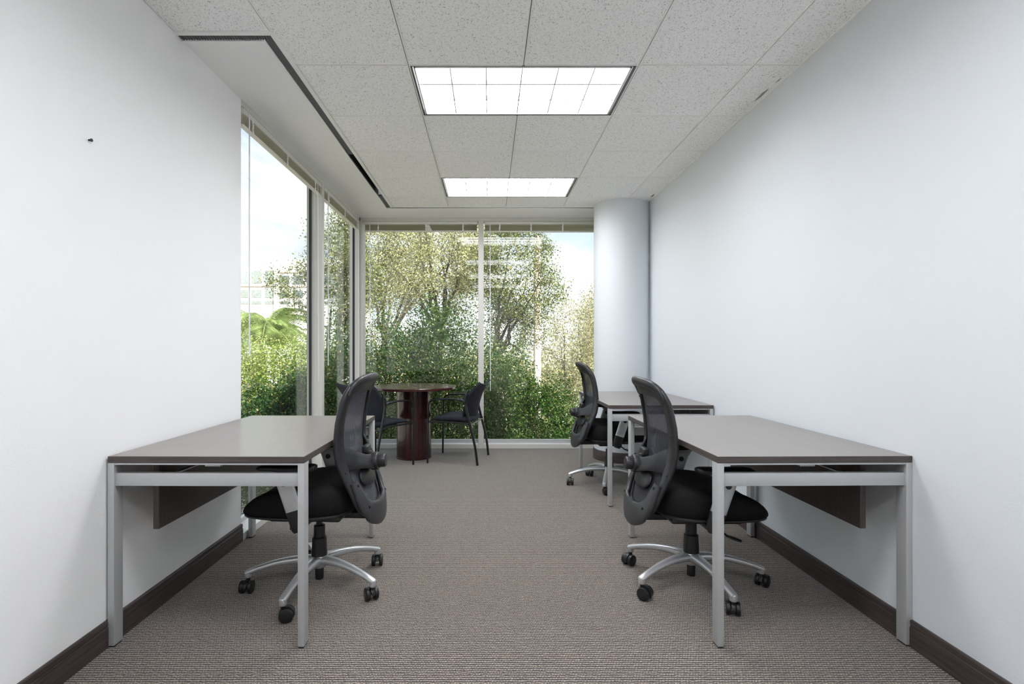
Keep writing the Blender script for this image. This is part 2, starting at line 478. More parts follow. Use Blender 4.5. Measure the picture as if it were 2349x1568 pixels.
# ceiling slab, tiles, grid
bm = B(); box(bm, -1.62, 1.80, YB - .12, 6.25, H + .16, H + .42)
ceil = struct('ceiling', bm, M['soffit'], 'suspended ceiling of speckled white tiles with slot diffuser and soffit')
XJ = [.187 + .6096 * k for k in (-3, -2, -1, 0, 1, 2, 3)]        # joints between columns of tiles
YJ = [2.766 + .6096 * k for k in range(-8, 5)]                   # joints between rows
SX0, SX1 = -1.107, -1.017      # slot diffuser, along the left
SY0, SY1 = 2.476, 2.560        # its short front leg
EX, EY = SX1, 5.560            # tile field ends at the slot
lights_cells = {(3, 2.766), (3, 4.595)}
LIGHT_ROWS = [2.766, 4.595, .937, -.892]
tile_cache = {}
def tile(x0, x1, y0, y1):
    if x1 - x0 < .02 or y1 - y0 < .02: return
    g = .004
    key = (round(x1 - x0, 3), round(y1 - y0, 3))
    if key not in tile_cache:
        bm = B(); w, d = key
        box(bm, -w / 2 + g, w / 2 - g, -d / 2 + g, d / 2 - g, .004, .020)
        tile_cache[key] = finish(bm, False); tile_cache[key].materials.append(M['tile'])
    o = bpy.data.objects.new('ceiling_tile', tile_cache[key]); COL.objects.link(o)
    o.location = ((x0 + x1) / 2, (y0 + y1) / 2, H); o.parent = ceil
xs = [XL] + [x for x in XJ if XL < x < XR] + [XR]
ys = [YB] + [y for y in YJ if y > YB] + [EY]
for i in range(len(xs) - 1):
    for j in range(len(ys) - 1):
        x0, x1, y0, y1 = xs[i], xs[i + 1], ys[j], ys[j + 1]
        # fixtures fill two cells
        if any(abs(y0 - r) < .01 for r in LIGHT_ROWS) and -.44 < (x0 + x1) / 2 < .80: continue
        if x1 <= SX1 + .03 and y0 >= SY0 - .02: continue
        if x1 <= -.42 and y1 > SY0:                    # column beside the slot
            if x1 < -1.0:
                tile(x0, x1, y0, min(y1, SY0)); continue
            tile(max(x0, EX) if y0 > SY0 - .3 else x0, x1, y0, y1); continue
        tile(x0, x1, y0, y1)
def grid_bar(x0, x1, y0, y1):
    bm = B()
    if x1 - x0 > y1 - y0:
        yc = (y0 + y1) / 2
        box(bm, x0, x1, yc - .0075, yc - .0022, 0, .012); box(bm, x0, x1, yc + .0022, yc + .0075, 0, .012)
        box(bm, x0, x1, yc - .0024, yc + .0024, .007, .012, mi=1)
    else:
        xc = (x0 + x1) / 2
        box(bm, xc - .0075, xc - .0022, y0, y1, 0, .012); box(bm, xc + .0022, xc + .0075, y0, y1, 0, .012)
        box(bm, xc - .0024, xc + .0024, y0, y1, .007, .012, mi=1)
    o = obj('grid_bar', bm, [M['grid'], M['groove']], ceil, smooth=False)
    o.location = (0, 0, H)
for x in XJ:
    if XL < x < XR:
        y1 = SY0 if x < -1.0 else EY
        spans = [(YB, y1)]
        if abs(x - .187) < .01:                         # interrupted by the fixtures
            spans = []; y = YB
            for r in sorted(LIGHT_ROWS):
                spans.append((y, r)); y = r + .6096
            spans.append((y, y1))
        for a, b_ in spans: grid_bar(x - .0075, x + .0075, a, b_)
for y in YJ:
    if YB < y < EY:
        bars = xs
        x_first = XL if y < SY0 else EX
        pts = [x_first] + [x for x in XJ if x > x_first + .03 and x < XR] + [XR]
        for a, b_ in zip(pts, pts[1:]): grid_bar(a + .0075, b_ - .0075, y - .0075, y + .0075)
# wall angle along the right wall and soffit panel
bm = B(); box(bm, XR - .012, XR, YB, 5.30, H - .001, H + .012); obj('wall_angle', bm, M['grid'], ceil, smooth=False)
bm = B(); box(bm, -1.62, SX0, SY1, 6.25, H, H + .15); box(bm, SX0, 1.80, 5.615, 6.25, H, H + .15)
obj('soffit_panel', bm, M['soffit'], ceil, smooth=False, label='plain white plaster soffit above the windows')

for x_, y_, l_, w_ in ((XR - .036, 3.10, .15, .018), (XR - .035, 5.17, .13, .022), (XR - .030, 2.93, .05, .008)):
    bm = B(); pts_ = []
    for k in range(14):
        a_ = 2 * PI * k / 14; q_ = 1 + .25 * math.sin(k * 2.7)
        pts_.append(bm.verts.new((x_ + w_ * .5 * math.cos(a_) * q_, y_ + l_ * .5 * math.sin(a_) * q_, H + .0035)))
    ex_ = bmesh.ops.extrude_face_region(bm, geom=[bm.faces.new(pts_)])
    for v in ex_['geom']:
        if isinstance(v, bmesh.types.BMVert): v.co.z += .003
    obj('scuff_mark', bm, M['scuff'], ceil, False, label='grey scuff on a ceiling tile by the wall')
# slot diffuser around the tile field
sdif = empty('slot_diffuser', 'long L shaped slot air diffuser with dark grille between ceiling tiles and soffit', 'air vent', (0, 0, H))
def part(name, bm, m, root, **k): return obj(name, bm, m, root, smooth=False, **k)
bm = B()
box(bm, XL, SX1, SY0, SY0 + .022, -.003, .012); box(bm, -1.040, SX1, SY0 + .022, EY + .008, -.003, .012); box(bm, SX1, 1.20, EY - .004, EY + .008, -.003, .012)
part('outer_flange', bm, M['grid'], sdif)
bm = B()
box(bm, XL, -1.087, SY1 - .018, SY1 + .002, -.004, -.0005); box(bm, SX0, -1.087, SY1 + .002, 5.605, -.004, -.0005); box(bm, SX0, 1.13, 5.605, 5.617, -.004, -.0005)
part('inner_flange', bm, M['grid'], sdif)
for a in ((XL, -1.04, SY0 + .022, SY1 - .018), (-1.087, -1.04, SY1 - .018, 4.05), (-1.087, -1.04, 5.18, 5.605)):
    bm = B(); box(bm, *a, .005, .009); part('perforated_strip', bm, M['perforated'], sdif)
bm = B()
for k in range(34):
    x = XL + .01 + k * .0128
    if x < -1.06: box(bm, x, x + .005, SY0 + .022, SY1 - .018, .001, .006)
part('grille_fins', bm, M['grille'], sdif)['kind'] = 'stuff'
bm = B(); box(bm, -1.087, -1.04, 4.05, 5.18, .08, .084); box(bm, -1.0395, -1.037, 4.05, 5.18, .012, .08); box(bm, -1.09, -1.0875, 4.05, 5.18, .014, .08)
box(bm, -1.04, 1.20, EY + .008, 5.605, .002, .006)  # flush dark strip paints the shade of the rear slot's depth
part('open_slot_shade', bm, M['void_shade'], sdif)
for y in (4.05, 5.18, 5.40):
    bm = B(); box(bm, -1.087, -1.04, y - .005, y + .005, .004, .020); part('slot_divider', bm, M['grille'], sdif)

# parabolic louvre fixtures
def make_fixture(y0, label):
    x0, x1, y1 = -.428 + .0085, .796 - .0085, y0 + .6096 - .0085
    y0 = y0 + .0085
    cx, cy = (x0 + x1) / 2, (y0 + y1) / 2
    w, d = (x1 - x0) / 2, (y1 - y0) / 2
    r = empty('ceiling_light', label, 'ceiling light', (cx, cy, H), 0, 'recessed fluorescent ceiling lights')
    bm = B()
    for a in ((-w, w, -d, -d + .010), (-w, w, d - .010, d), (-w, -w + .014, -d, d), (w - .014, w, -d, d)):
        box(bm, a[0], a[1], a[2], a[3], .002, .11)
    part('housing_rim', bm, M['fixture_rim'], r)
    wi, di = w - .020, d - .016
    bm = B()
    for a in ((-wi, wi, -di, -di + .006), (-wi, wi, di - .006, di), (-wi, -wi + .009, -di, di), (wi - .009, wi, -di, di)):
        box(bm, a[0], a[1], a[2], a[3], 0.0, .032)
    part('louver_frame', bm, M['headrail'], r)
    for k in range(1, 6):
        x = -wi + 2 * wi * k / 6
        bm = B(); box(bm, x - .0032, x + .0032, -di, di, .004, .030); part('louver_blade', bm, M['louver'], r)
    for k in range(1, 3):
        y = -di + 2 * di * k / 3
        bm = B(); box(bm, -wi, wi, y - .0055, y + .0055, .0045, .030); part('louver_blade', bm, M['louver'], r)
    bm = B(); box(bm, -w + .014, w - .014, -d + .01, d - .01, .034, .040)
    part('lamp_panel', bm, M['lamp'], r, label='glowing white lamp surface above the louver')
    return r
make_fixture(2.766, 'larger looking recessed louver ceiling light nearest the viewer, eighteen bright cells')
make_fixture(4.595, 'smaller looking recessed louver ceiling light near the rear windows')
make_fixture(.937, 'recessed louver ceiling light overhead, out of view above the front desks')
make_fixture(-.892, 'recessed louver ceiling light behind the viewer, out of view')

# ------------------------------------------------------------------ windows
def left_window(name, y0, y1, label):
    """frame between two uprights; y0,y1 = clear opening"""
    bm = B(); box(bm, GX - .02, FX, y0, y1, 0, .042, .002)
    f = struct(name, bm, M['frame'], label)
    bm = B(); box(bm, GX - .02, FX, y0, y1, H - .037, H, .001); obj('window_header', bm, M['frame'], f, False)
    bm = B(); box(bm, GX - .002, GX + .004, y0, y1, .042, H - .037); obj('glass_pane', bm, M['glass'], f, False)
    bm = B(); box(bm, GX - .014, GX + .012, y0, y1, .042, .070); obj('glazing_bead', bm, M['alu'], f, False)
    return f
w1 = left_window('window_1', YE, 4.66, 'tall left window pane nearest the white wall')
w2 = left_window('window_2', 4.725, 6.04, 'tall left window pane beside the glazed corner')
def upright(parent, x0, x1, y0, y1, name='mullion'):
    bm = B(); box(bm, x0, x1, y0, y1, 0, H, .0015, 1)
    return obj(name, bm, M['frame'], parent, False)
upright(w1, GX - .02, FX, 4.661, 4.724)
bm = B(); box(bm, -1.541, -1.537, 4.657, 4.661, 0.042, H - .037); obj('mullion_ridge', bm, M['headrail'], w1, False)
bm = B(); box(bm, GX + .004, GX + .022, 4.645, 4.661, .042, H - .037); obj('gasket', bm, M['gasket'], w1, False)
bm = B(); box(bm, -1.557, -1.532, 6.00, 6.10, .042, H - .037); obj('gasket', bm, M['gasket'], w2, False)
upright(w2, -1.532, -1.480, 6.00, 6.12, 'corner_post')
def rear_window(name, x0, x1, label):
    bm = B(); box(bm, x0, x1, FY, GY + .02, 0, .050, .002)
    f = struct(name, bm, M['frame'], label)
    bm = B(); box(bm, x0, x1, FY, GY + .02, H - .037, H, .001); obj('window_header', bm, M['frame'], f, False)
    bm = B(); box(bm, x0, x1, GY - .004, GY + .002, .050, H - .037); obj('glass_pane', bm, M['glass'], f, False)
    bm = B(); box(bm, x0, x1, GY - .03, GY + .012, .050, .088); obj('glazing_bead', bm, M['alu'], f, False)
    return f
w3 = rear_window('window_3', -1.445, -.1156, 'rear window pane behind the round table')
w4 = rear_window('window_4', -.0528, XW, 'rear window pane between the mullion and the round column')
upright(w3, -1.479, -1.446, FY, GY + .02, 'corner_post')
upright(w3, -.1150, -.0535, FY - .001, GY + .02)
bm = B(); box(bm, -1.62, -1.48, 6.12, 6.25, 0, H); obj('corner_post', bm, M['frame'], w3, False)

# blinds drawn up under the headers
def blind(label, L, cords, wand_x, wand_len, loc, rz, stack=.075, cord2=None):
    """local x runs along the window, +y towards the room"""
    r = empty('window_blind', label, 'window blind', loc, rz, 'mini blinds drawn up at the windows')
    bm = B(); box(bm, .004, L - .004, -.020, .016, -.033, 0, .002); obj('headrail', bm, M['headrail'], r, True)
    bm = B(); n = 16
    for k in range(n):
        z = -.040 - k * (stack - .012) / n
        tilt = rng.uniform(-.0012, .0012); y0 = -.013 + rng.uniform(-.001, .001)
        vs = [bm.verts.new(p) for p in ((.010, y0, z + tilt), (L - .010, y0, z - tilt), (L - .010, y0 + .0125, z + .003 - tilt), (.010, y0 + .0125, z + .003 + tilt),
              (L - .010, y0 + .025, z - tilt), (.010, y0 + .025, z + tilt))]
        bm.faces.new((vs[0], vs[1], vs[2], vs[3])); bm.faces.new((vs[3], vs[2], vs[4], vs[5]))
    bmesh.ops.solidify(bm, geom=bm.faces[:], thickness=.0016)
    o = obj('slat_stack', bm, M['blind'], r, False); o['kind'] = 'stuff'
    bm = B(); box(bm, .008, L - .008, -.014, .013, -.040 - stack, -.030 - stack + .004, .003); obj('bottom_rail', bm, M['blind'], r, True)
    for cx in cords:
        bm = B()
        for s in range(4):
            pts = [(cx + random.uniform(-.008, .008) , .017 + random.uniform(0, .006), -.034 - (stack + .004) * k / 12) for k in range(13)]
            tube(bm, pts, .0034, 5)
        obj('ladder_cord', bm, M['cord'], r, True)
    bm = B(); tube(bm, [(wand_x, .026, -.012), (wand_x, .030, -.06), (wand_x + .004, .032, -wand_len)], .0042, 8); obj('tilt_wand', bm, M['wand'], r, True)
    if cord2:
        bm = B(); tube(bm, [(cord2[0], .020, -.02), (cord2[0], .024, -.3), (cord2[0] - .004, .026, -cord2[1])], .0022, 6); obj('pull_cord', bm, M['cord'], r, True)
    return r
# left windows: local x along +Y, local +y towards +X : rotate by +90 then mirror -> run from far end back
ZB = H - .038
blind('drawn up beige mini blind in the left window nearest the wall', 1.49, (.18, .80, 1.37), 1.44, 1.50, (FX - .018, 4.655, ZB), -PI / 2, .072, (.12, 1.75))
blind('drawn up beige mini blind in the left window beside the corner', 1.26, (.10, .60, 1.14), 1.20, 1.62, (FX - .018, 5.995, ZB), -PI / 2, .075, (.04, 1.9))
rb = blind('drawn up beige mini blind over the round table window', 1.32, (.53 - .36, .80 - .08, 1.15), .075, 1.52, (-1.440, FY + .028, ZB), PI, .078)
rb.rotation_euler = (0, 0, 0); rb.scale = (1, -1, 1)
rb2 = blind('drawn up beige mini blind left of the round column', 1.33, (.18, .545, .91), .07, 1.95, (-.049, FY + .028, ZB), PI, .082)
rb2.rotation_euler = (0, 0, 0); rb2.scale = (1, -1, 1)
# a bunched tangle of slack cord in the middle of the rear-left blind
bm = B()
pts = [(.735 + .030 * math.sin(k * 1.7) + .03 * (k / 60), .020 + .004 * math.cos(k), -.036 - .078 * k / 60 + .006 * math.sin(k * 2.3)) for k in range(61)]
tube(bm, pts, .0024, 5); obj('cord_tangle', bm, M['cord'], rb, True)

# small dark screw left in the white wall
bm = B(); cyl(bm, (XL - .002, 1.949, 1.938), (XL + .010, 1.949, 1.938), .0035, 12); cyl(bm, (XL + .008, 1.949, 1.938), (XL + .014, 1.949, 1.938), .006, 14, .002)
tag(obj('wall_screw', bm, M['nail']), 'small dark screw sticking out of the white left wall', 'screw')

# ------------------------------------------------------------------ desks
DW, DL, DH = .766, 1.219, .743
def make_desk(label, loc, rz):
    """local: x across (wall side = -x), y along, origin on the floor under the middle"""
    r = empty('desk', label, 'desk', loc, rz, 'rectangular office desks along the walls')
    w, l = DW / 2, DL / 2
    bm = B(); box(bm, -w, w, -l, l, DH - .026, DH, .0015, 1)
    for f in bm.faces: f.material_index = 0 if f.normal.z > .9 else 1
    bmesh.ops.recalc_face_normals(bm, faces=bm.faces)
    for f in bm.faces: f.material_index = 0 if f.normal.z > .9 else 1
    obj('tabletop', bm, [M['top'], M['edge']], r, False)
    lt = DH - .026
    for sx in (-1, 1):
        for sy in (-1, 1):
            xa, xb = sorted((sx * w, sx * (w - .025))); ya, yb = sorted((sy * l, sy * (l - .050)))
            bm = B(); box(bm, xa, xb, ya, yb, .006, lt, .002, 2)
            lg = obj('leg', bm, M['alu'], r)
            bm = B(); box(bm, xa + .002, xb - .002, ya + .004, yb - .004, 0, .0065); obj('foot_cap', bm, M['gasket'], lg, False)
    for sy in (-1, 1):
        ya, yb = sorted((sy * (l - .002), sy * (l - .045)))
        bm = B(); box(bm, -w + .025, w - .025, ya, yb, lt - .007, lt - .0005); obj('top_bar', bm, M['alu'], r, False)
        ya, yb = sorted((sy * (l - .008), sy * (l - .036)))
        bm = B(); box(bm, -w + .0245, w - .0245, ya, yb, .626, .676, .002, 2); obj('crossbeam', bm, M['alu'], r)
    bm = B(); box(bm, -w + .135, -w + .159, -l + .066, l - .066, .438, lt - .001, .001, 1)
    mp_ = obj('modesty_panel', bm, M['panel'], r)
    for sy in (-1, 1):                                   # flat steel stays from the panel to the underside of the top
        bm = B()
        a = Vector((-w + .160, sy * (l - .14), .640)); b_ = Vector((-w + .36, sy * (l - .34), lt - .004))
        d = (b_ - a); dd, s, u = basis(d)
        sweep(bm, [a, b_], [s, s], [u, u], [.018, .018], [.0025, .0025], 8, 6)
        obj('panel_stay', bm, M['alu'], mp_, False)
    bm = B(); box(bm, -.03, .03, -l + .05, l - .05, lt - .024, lt - .001); obj('support_rail', bm, M['alu'], r, False)
    return r
desk = make_desk('brown topped desk with silver legs against the white left wall', (-1.0915, 2.030 + DL / 2, 0), math.radians(-.5))
dup(desk, (1.262, 2.034 + DL / 2, 0), PI + math.radians(1.0), 'near brown topped desk with silver legs against the blue right wall')
dup(desk, (1.262, 3.825 + DL / 2, 0), PI + math.radians(.3), 'far brown topped desk on the right, next to the round column')

# ------------------------------------------------------------------ task chair
HB = [.34, .42, .50, .58, .64, .72, .82, .92, 1.0, 1.06]
BB = [.286, .278, .256, .224, .206, .196, .202, .218, .238, .262]
def bprof(h): return float(np.interp(h, HB, BB))
def back_pt(w, h, off=0.0):
    return Vector((-(bprof(h) + off) + .95 * w * w, w, h))
def back_nrm(w, h):
    e = .004
    dw = back_pt(w + e, h) - back_pt(w - e, h); dh = back_pt(w, h + e) - back_pt(w, h - e)
    n = dw.cross(dh).normalized()
    return n if n.x < 0 else -n                     # rearwards
def back_sweep(bm, path, off, thick, n, closed=False, ns=72, expo=2.8, nsec=14):
    """path = [(w,h,halfwidth[,off])]"""
    pl = spline(path + ([path[0]] if closed else []), ns + (1 if closed else 0))
    if closed: pl = pl[:-1]
    pts = []; sd_ = []; up = []; hw = []; ht = []
    N = len(pl)
    for i, q in enumerate(pl):
        w, h, a = q[:3]; o_ = q[3] if len(q) > 3 else off
        p = back_pt(w, h, o_); nn = back_nrm(w, h)
        qa = pl[(i - 1) % N] if closed else pl[max(i - 1, 0)]; qb = pl[(i + 1) % N] if closed else pl[min(i + 1, N - 1)]
        d = (back_pt(qb[0], qb[1], qb[3] if len(qb) > 3 else off) - back_pt(qa[0], qa[1], qa[3] if len(qa) > 3 else off)).normalized()
        s = d.cross(nn).normalized(); u = s.cross(d).normalized()
        pts.append(p); sd_.append(s); up.append(u); hw.append(a); ht.append(thick)
    return sweep(bm, pts, sd_, up, hw, ht, nsec, expo, closed)

def make_task_chair(label, loc, rz, spin):
    r = empty('task_chair', label, 'office chair', loc, rz, 'black mesh back office chairs at the desks')
    # star base
    bm = B()
    R = .328
    lathe(bm, (0, 0, .098), (0, 0, 1), [(0, .030), (.004, .034), (.050, .042), (.058, .038), (.058, .0)], 28)
    feet = []
    for k in range(5):
        a = spin + 2 * PI * k / 5; c, s = math.cos(a), math.sin(a)
        path = [(.020, .135, .030, .021), (.060, .138, .026, .020), (.12, .138, .022, .017), (.20, .129, .0195, .0145), (.28, .109, .0175, .0125), (.318, .096, .0175, .0125), (.338, .089, .0165, .0115)]
        pl = spline(path, 20)
        pts = []; sd_ = []; up = []; hw = []; ht = []
        for i, q in enumerate(pl):
            qa, qb = pl[max(i - 1, 0)], pl[min(i + 1, len(pl) - 1)]
            d = Vector(((qb[0] - qa[0]) * c, (qb[0] - qa[0]) * s, qb[1] - qa[1])).normalized()
            side = Vector((-s, c, 0)); u = d.cross(side); u = u if u.z > 0 else -u
            pts.append(Vector((q[0] * c, q[0] * s, q[1]))); sd_.append(side); up.append(u); hw.append(q[2]); ht.append(q[3])
        sweep(bm, pts, sd_, up, hw, ht, 12, 2.5)
        cyl(bm, (R * c, R * s, .068), (R * c, R * s, .098), .0165, 18, .003)
        feet.append((R * c, R * s, a))
    obj('star_base', bm, M['silver'], r, True, .8)
    for k, (x, y, a) in enumerate(feet):
        th = a + [1.9, 2.6, .9, 2.2, 1.4][k]                # castors swivel freely
        c, s = math.cos(th), math.sin(th)
        cx, cy = x + c * .016, y + s * .016
        M4 = Matrix.Translation((cx, cy, 0)) @ Matrix.Rotation(th, 4, 'Z')
        bm = B()
        cyl(bm, (x, y, .045), (x, y, .072), .009, 14)
        hood = B()
        pts = [Vector((.030 * math.cos(q), 0, .030 + .030 * math.sin(q))) for q in np.linspace(-.35, PI * .98, 12)]
        sw = []; uu = []
        for q in np.linspace(-.35, PI * .98, 12):
            sw.append(Vector((0, 1, 0))); uu.append(Vector((math.cos(q), 0, math.sin(q))))
        sweep(bm, [M4 @ p for p in pts], [M4.to_3x3() @ q for q in sw], [M4.to_3x3() @ q for q in uu], [.009] * 12, [.003] * 12, 8, 5)
        cyl(bm, M4 @ Vector((0, -.012, .030)), M4 @ Vector((0, .012, .030)), .008, 12)
        ca = obj('caster', bm, M['black_plastic'], r)
        for sgn in (-1, 1):
            bm = B()
            cyl(bm, M4 @ Vector((0, sgn * .0105, .030)), M4 @ Vector((0, sgn * .0285, .030)), .030, 28, .004)
            obj('wheel', bm, M['black_plastic'], ca)
    bm = B()
    lathe(bm, (0, 0, .150), (0, 0, 1), [(0, .038), (.092, .034), (.096, .030), (.096, .0)], 28)
    lathe(bm, (0, 0, .235), (0, 0, 1), [(0, .028), (.066, .0265), (.069, .023), (.069, 0)], 28)
    cyl(bm, (0, 0, .29), (0, 0, .345), .0145, 20)
    obj('gas_lift', bm, M['black_plastic'], r)
    bm = B(); cyl(bm, (0, 0, .040), (0, 0, .099), .0205, 20, .003); obj('lift_stub', bm, M['black_plastic'], r)
    # tilt mechanism
    bm = B()
    box(bm, -.10, .085, -.075, .075, .338, .385, .012, 3)
    box(bm, -.285, -.06, -.060, .060, .352, .386, .010, 3)
    box(bm, -.16, .16, -.19, .19, .376, .400, .008, 2)
    cyl(bm, (.02, -.10, .362), (.02, .10, .362), .015, 16, .003)
    tm = obj('tilt_mechanism', bm, M['black_plastic'], r)
    bm = B()
    tube(bm, spline([(.03, -.08, .365), (.04, -.17, .362), (.05, -.24, .357), (.055, -.275, .352)], 14), .005, 8)
    sweep(bm, [(.050, -.270, .354), (.075, -.288, .348), (.105, -.300, .340)], [Vector((.5, .85, 0))] * 3, [Vector((0, 0, 1))] * 3, [.010, .017, .013], [.004, .005, .004], 10, 3)
    obj('tilt_lever', bm, M['black_plastic'], tm)
    # seat
    cxs, hx, hy = .060, .268, .252
    def ztop(x, y):
        xf = x
        z = .520 + .018 * (y / hy) ** 2
        z += .012 * math.exp(-((xf + .10) / .12) ** 2)
        if xf > .06: z -= 1.55 * (xf - .06) ** 2
        return z
    def zbot(x):
        return .404 - (0.9 * (x - .18) ** 2 if x > .18 else 0)
    ringdef = [(.86, 0.0), (.955, .02), (.995, .22), (1.0, .48), (.985, .72), (.945, .88), (.87, .97), (.72, 1.0), (.50, 1.0), (.25, 1.0)]
    bm = B(); rings = []; n = 48
    for sc, tt in ringdef:
        ring = []
        for i in range(n):
            th = 2 * PI * i / n
            c, s = math.cos(th), math.sin(th); ex = 2 / 3.1
            x = cxs + hx * sc * math.copysign(abs(c) ** ex, c); y = hy * sc * math.copysign(abs(s) ** ex, s)
            y *= 1 - .10 * max(0, (x - .05) / .28) ** 2
            zb, zt = zbot(x), ztop(x, y)
            ring.append(bm.verts.new((x, y, zb + (zt - zb) * tt)))
        rings.append(ring)
    for a, b_ in zip(rings, rings[1:]):
        for i in range(n): bm.faces.new((a[i], a[(i + 1) % n], b_[(i + 1) % n], b_[i]))
    cvt = bm.verts.new((cxs, 0, ztop(cxs, 0))); 
    for i in range(n): bm.faces.new((rings[-1][i], rings[-1][(i + 1) % n], cvt))
    bm.faces.new(rings[0])
    obj('seat', bm, M['seat_fabric'], r, True, 1.2)
    bm = B(); pp = []
    for i in range(n):
        th = 2 * PI * i / n
        c, s = math.cos(th), math.sin(th); ex = 2 / 3.1
        x = cxs + hx * .955 * math.copysign(abs(c) ** ex, c); y = hy * .955 * math.copysign(abs(s) ** ex, s)
        y *= 1 - .10 * max(0, (x - .05) / .28) ** 2
        pp.append((x, y, zbot(x) + .001))
    tube(bm, pp, .007, 8, closed=True)
    obj('seat_trim', bm, M['black_plastic'], r)
    # back frame: one rim and the cross straps that sweep to the hub
    half = [(0.0, .395, .028), (.08, .399, .028), (.14, .420, .028), (.172, .462, .026), (.186, .53, .025), (.192, .60, .029), (.195, .67, .036), (.200, .75, .031),
            (.200, .83, .027), (.195, .895, .027), (.180, .942, .031), (.145, .978, .036), (.080, .994, .041), (0, .997, .043)]
    loop = half + [(-w, h, a) for w, h, a in reversed(half[1:-1])]
    bm = B()
    back_sweep(bm, loop, 0, .0135, 72, True, 96)
    strap = [(.192, .665, .062, .002), (.160, .655, .052, .008), (.110, .640, .040, .026), (.060, .625, .034, .046), (0, .615, .040, .056),
             (-.060, .625, .034, .046), (-.110, .640, .040, .026), (-.160, .655, .052, .008), (-.192, .665, .062, .002)]
    back_sweep(bm, strap, 0, .009, 72, False, 48, 3.0, 12)
    hub = back_pt(0, .615, .054); ax = Vector((-1, 0, .08)).normalized()
    cyl(bm, hub - ax * .012, hub + ax * .026, .043, 32, .006)
    # rolled lip along the top
    lip = [(.188, .950, .010, .002), (.166, .990, .017, .008), (.115, 1.015, .022, .014), (0, 1.022, .024, .016), (-.115, 1.015, .022, .014), (-.166, .990, .017, .008), (-.188, .950, .010, .002)]
    back_sweep(bm, lip, 0, .016, 40, False, 40, 2.2, 12)
    bf = obj('back_frame', bm, M['grey_plastic'], r, True, 1.0)
    for w, h in ((.188, .93), (.205, .78), (.205, .60), (-.188, .93), (-.205, .78), (-.205, .60), (.12, 1.0), (-.12, 1.0)):
        p = back_pt(w, h, .012); nn = back_nrm(w, h)
        bm = B(); cyl(bm, p, p + nn * .005, .0038, 10, .001); obj('bolt', bm, M['nail'], bf)
    bm = B(); kn = hub + ax * .024
    lathe(bm, kn, ax, [(0, .030), (.004, .031), (.030, .031), (.035, .028), (.036, 0)], 30)
    for k in range(20):
        a = 2 * PI * k / 20; _, s1, u1 = basis(ax)
        p = kn + (s1 * math.cos(a) + u1 * math.sin(a)) * .0305
        tube(bm, [p + ax * .005, p + ax * .028], .0016, 5)
    obj('tension_knob', bm, M['grey_plastic'], r)
    bm = B(); p = back_pt(0, .675, .030)
    box(bm, -.014, .014, -.036, .036, -.018, .018, .008, 3, Matrix.Translation(p))
    box(bm, -.010, .016, -.016, .016, -.05, .0, .005, 2, Matrix.Translation(back_pt(0, .665, .044)))
    obj('lumbar_slider', bm, M['grey_plastic'], r)
    # mesh panel
    bm = B(); rows = []
    hs = np.linspace(.405, .992, 26)
    wm = np.interp(hs, [q[1] for q in half], [q[0] for q in half])
    for h, wmax in zip(hs, wm):
        wmax = max(wmax, .02)
        rows.append([bm.verts.new(back_pt(wmax * u, h, -.006)) for u in np.linspace(-1, 1, 15)])
    for a, b_ in zip(rows, rows[1:]):
        for i in range(14): bm.faces.new((a[i], a[i + 1], b_[i + 1], b_[i]))
    bmesh.ops.solidify(bm, geom=bm.faces[:], thickness=.002)
    obj('back_mesh', bm, M['back_mesh'], r, True, 1.2)
    # lumbar pad
    bm = B()
    bmesh.ops.create_icosphere(bm, subdivisions=3, radius=1)
    for v in bm.verts:
        q = v.co.copy()
        w, h = q.y * .115, .565 + q.z * .055 - .02 * (q.y ** 2)
        v.co = back_pt(w, h, .012 + q.x * -.013)
    obj('lumbar_pad', bm, M['black_plastic'], r, True, 1.5)
    # yoke hugging the lower back
    yk = [(.184, .556, .020), (.181, .520, .026), (.170, .462, .036), (.130, .412, .048), (.065, .388, .056), (0, .383, .058)]
    yk = yk + [(-w, h, a) for w, h, a in reversed(yk[:-1])]
    bm = B(); back_sweep(bm, yk, .022, .013, 60, False, 60, 3.2, 14)
    box(bm, -.27, -.20, -.055, .055, .352, .392, .012, 2)
    y_ = obj('back_yoke', bm, M['yoke'], r, True, 1.0)
    for w, h in ((.183, .54), (-.183, .54), (.152, .437), (-.152, .437)):
        p = back_pt(w, h, .034); nn = back_nrm(w, h)
        bm = B(); cyl(bm, p, p + nn * .006, .0065, 14, .0015); obj('bolt', bm, M['nail'], y_)
    # arms
    for sgn in (-1, 1):
        yA = sgn * .283
        bm = B()
        path = [(.008, yA, .452), (.034, yA, .530), (.058, yA, .600), (.066, yA, .622)]
        sweep(bm, path, [Vector((.95, 0, -.3)).normalized()] * 4, [Vector((0, 1, 0))] * 4, [.036, .037, .037, .042], [.011, .010, .010, .016], 16, 3.5)
        sweep(bm, [(.064, yA, .612), (.058, yA, .632)], [Vector((1, 0, 0))] * 2, [Vector((0, 1, 0))] * 2, [.042, .062], [.018, .032], 16, 3)
        ar = obj('arm_post', bm, M['silver'], r, True, .9)
        bm = B()
        for side in (-1, 1):
            q = Vector((.052, yA + side * .0095, .578))
            cyl(bm, q, q + Vector((0, side * .0030, 0)), .0135, 20)
        obj('slot_shade', bm, M['gasket'], ar)  # black discs paint the dark inside the post's oval hole
        bm = B()
        path = [(.022, yA, .370), (.015, yA, .385), (.004, yA, .420), (.010, yA, .456)]
        path = [(-.012, yA, .366), (-.010, yA, .380), (-.004, yA, .415), (.010, yA, .458)]
        sweep(bm, path, [Vector((.95, 0, -.3)).normalized()] * 4, [Vector((0, 1, 0))] * 4, [.022, .031, .036, .037], [.010, .014, .015, .0135], 16, 3)
        box(bm, -.030, .030, min(yA, sgn * .15), max(yA, sgn * .15), .372, .396, .006, 2)
        obj('arm_boot', bm, M['black_plastic'], ar, True, .9)
